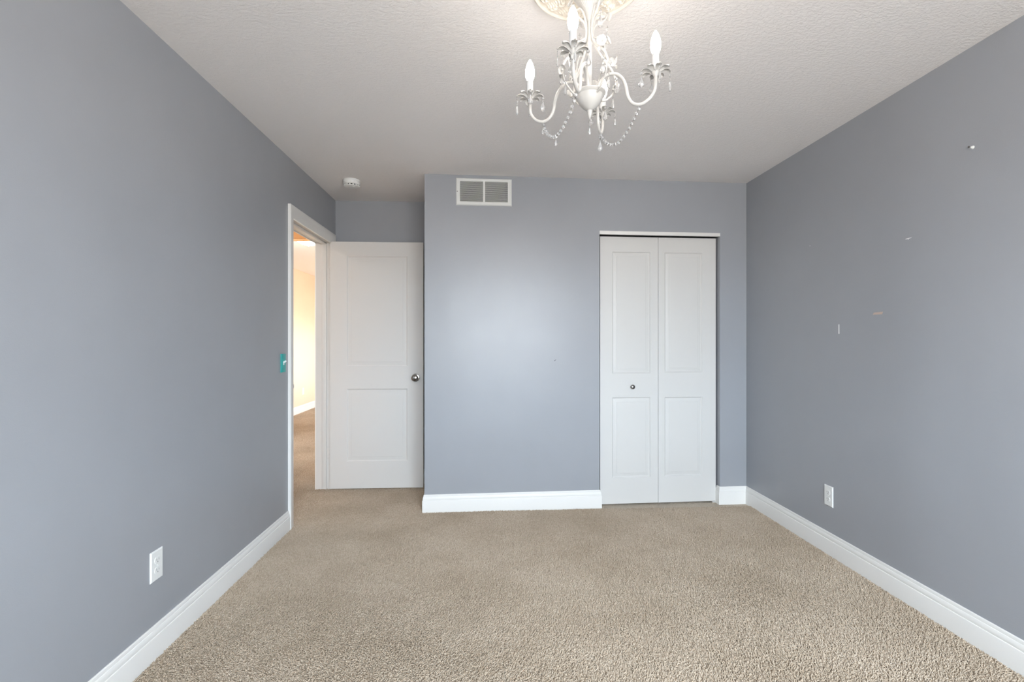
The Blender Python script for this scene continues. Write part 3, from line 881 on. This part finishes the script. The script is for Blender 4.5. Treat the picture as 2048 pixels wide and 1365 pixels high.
for k in range(4):
    a = A0 + PI / 4 + k * PI / 2
    b = MB()
    b.tube([P(r, h, a) for r, h in SCR], [0.0028] * 3 + [0.0040] * 6 + [0.0030] * 4, 10, 5)
    b.build('scroll', M_CHAND, ch)
    b = MB()
    b.tube([P(r, h, a + 0.05) for r, h in BR1], [0.003] * 4 + [0.0022] * 4, 9, 5)
    b.tube([P(r, h, a - 0.05) for r, h in BR2], [0.0028, 0.003, 0.0034, 0.003, 0.002], 9, 5)
    b.build('branch', M_CHAND, ch)
    rd = Vector((math.cos(a), math.sin(a), 0)); tn = Vector((-math.sin(a), math.cos(a), 0))
    for (r, h, da, s, up) in ((0.072, 1.098, 0.05, 0.95, 0.3), (0.090, 0.945, -0.14, 1.15, -0.35), (0.086, 0.952, 0.16, 1.0, 0.3), (0.108, 0.872, 0.10, 1.0, -0.2)):
        place('flower', P(r, h, a + da), rd + tn * da * 4 + Vector((0, 0, up)), random.random() * 3, s * 1.2)
    for (r, h, da, up, roll) in ((0.060, 1.090, -0.2, 0.5, 1.0), (0.078, 0.930, 0.2, -0.6, 2.2), (0.098, 0.885, -0.12, 0.3, -1.0), (0.088, 0.925, -0.2, 0.2, 4.1), (0.104, 0.862, 0.0, -0.5, 3.3), (0.074, 0.962, 0.1, 0.8, 0.4)):
        place('leaf', P(r, h, a + da), rd * 0.6 + tn * random.uniform(-1, 1) + Vector((0, 0, up)), roll, 0.9)
    # little flower seated under the candle cup and on the arm crest
    ab = A0 + k * PI / 2
    for (r, h, da, s) in ((0.062, 0.884, 0.0, 1.0), (0.218, 0.826, 0.03, 0.8)):
        place('flower', P(r, h, ab + da), Vector((math.cos(ab), math.sin(ab), 0.6 if r < 0.1 else -0.2)), random.random() * 3, s)

# crystals: faceted glass with a wire hook as a sub-part
def pear_mesh(L_=0.036, R_=0.0096):
    b = MB(); b.lathe([(0.0008, 0.0), (0.0020, -0.003), (R_ * 0.45, -L_ * 0.30), (R_ * 0.85, -L_ * 0.55), (R_, -L_ * 0.74), (R_ * 0.72, -L_ * 0.90), (R_ * 0.25, -L_ * 0.985), (0.0002, -L_)], 10)
    b.lathe([(0.0006, 0.0155), (0.0045, 0.0125), (0.0055, 0.0095), (0.0045, 0.0065), (0.0006, 0.0035)], 8)
    return b
def spear_mesh(L_=0.034):
    b = MB(); b.lathe([(0.0008, 0.0), (0.0022, -0.003), (0.0030, -L_ * 0.25), (0.0048, -L_ * 0.72), (0.0032, -L_ * 0.92), (0.0002, -L_)], 6)
    for z in (0.006, 0.014, 0.022, 0.030):
        b.lathe([(0.0004, z + 0.003), (0.0022, z), (0.0004, z - 0.003)], 6)
    return b
def hook_mesh(h):
    b = MB(); b.tube([(0, 0, -0.001), (0.0006, 0, h * 0.5), (0, 0, h)], 0.00045, 6, 3)
    return b
pear = pear_mesh().build('crystal_drop', M_CRYSTAL, ch, flat=True)
phook = hook_mesh(0.020).build('wire_hook', M_STEEL, pear)
spear = spear_mesh().build('crystal_spear', M_CRYSTAL, ch, flat=True)
shook = hook_mesh(0.036).build('wire_hook', M_STEEL, spear)
used = set()
def crystal(kind, p, s=1.0, rz=0.0):
    src, hk, top = (pear, phook, 0.020) if kind == 'pear' else (spear, shook, 0.036)
    if kind in used:
        o = src.copy(); COL.objects.link(o); h = hk.copy(); COL.objects.link(h); h.parent = o
    else:
        o = src; used.add(kind)
    o.location = Vector(p) - Vector((0, 0, top * s)); o.scale = (s, s, s); o.rotation_euler = (0, 0, rz)
    return o
for k in range(4):
    ab = A0 + k * PI / 2
    C0 = P(0.211, 0.850, ab)
    for j, (pa, kd, s) in enumerate(((0.5, 'spear', 1.0), (2.5, 'pear', 0.95), (4.5, 'pear', 1.0), (6.5, 'spear', 0.8))):
        an = ab + 2 * PI * pa / 8
        crystal(kd, C0 + Vector((0.045 * math.cos(an), 0.045 * math.sin(an), 0.006)), s, an)
    as_ = ab + PI / 4
    crystal('pear', P(0.068, 1.062, as_ - 0.04), 1.1, as_)
    crystal('pear', P(0.098, 0.895, as_ - 0.12), 1.05, as_)
    crystal('spear', P(0.098, 0.862, as_ + 0.10), 1.0, as_)
crystal('pear', P(0.163, 0.750, A0 + PI / 2), 1.1)
crystal('pear', P(0.163, 0.750, A0 + PI), 0.7)
b_ = crystal('spear', P(0.0, 0.737, 0), 0.75)

bead_me = MB().lathe([(0.0005, -0.0056), (0.0046, -0.0036), (0.0060, 0.0), (0.0046, 0.0036), (0.0005, 0.0056)], 8)
bead0 = None
def chain(a1, a2, sag, skew, nb, pend=None):
    global bead0
    p1, p2 = P(0.163, 0.750, a1), P(0.163, 0.750, a2)
    pts = []
    for i in range(33):
        t = i / 32; w = t ** skew
        p = p1.lerp(p2, t); p.z -= 4 * sag * w * (1 - w); pts.append(p)
    b = MB(); b.tube([Vector(p1) + Vector((0, 0, 0.004))] + pts + [Vector(p2) + Vector((0, 0, 0.004))], 0.0006, 6, 1)
    c_o = b.build('bead_chain', M_STEEL, ch)
    cum = [0.0]
    for i in range(32): cum.append(cum[-1] + (pts[i + 1] - pts[i]).length)
    for q in range(nb):
        s = cum[-1] * (q + 0.5) / nb
        i = max(j for j in range(33) if cum[j] <= s); i = min(i, 31)
        f = (s - cum[i]) / (cum[i + 1] - cum[i])
        p = pts[i].lerp(pts[i + 1], f); d = pts[i + 1] - pts[i]
        if bead0 is None:
            o = bead_me.build('crystal_bead', M_CRYSTAL, c_o, flat=True); bead0 = o
        else:
            o = bead0.copy(); COL.objects.link(o); o.parent = c_o
        o.rotation_mode = 'QUATERNION'
        o.location = p; o.rotation_quaternion = look_dir(d)
    if pend is not None:
        crystal('pear', pts[pend], 0.6)
chain(A0, A0 + PI / 2, 0.072, 1.12, 17)
chain(A0 + PI, A0 + 3 * PI / 2, 0.080, 0.85, 17, 13)
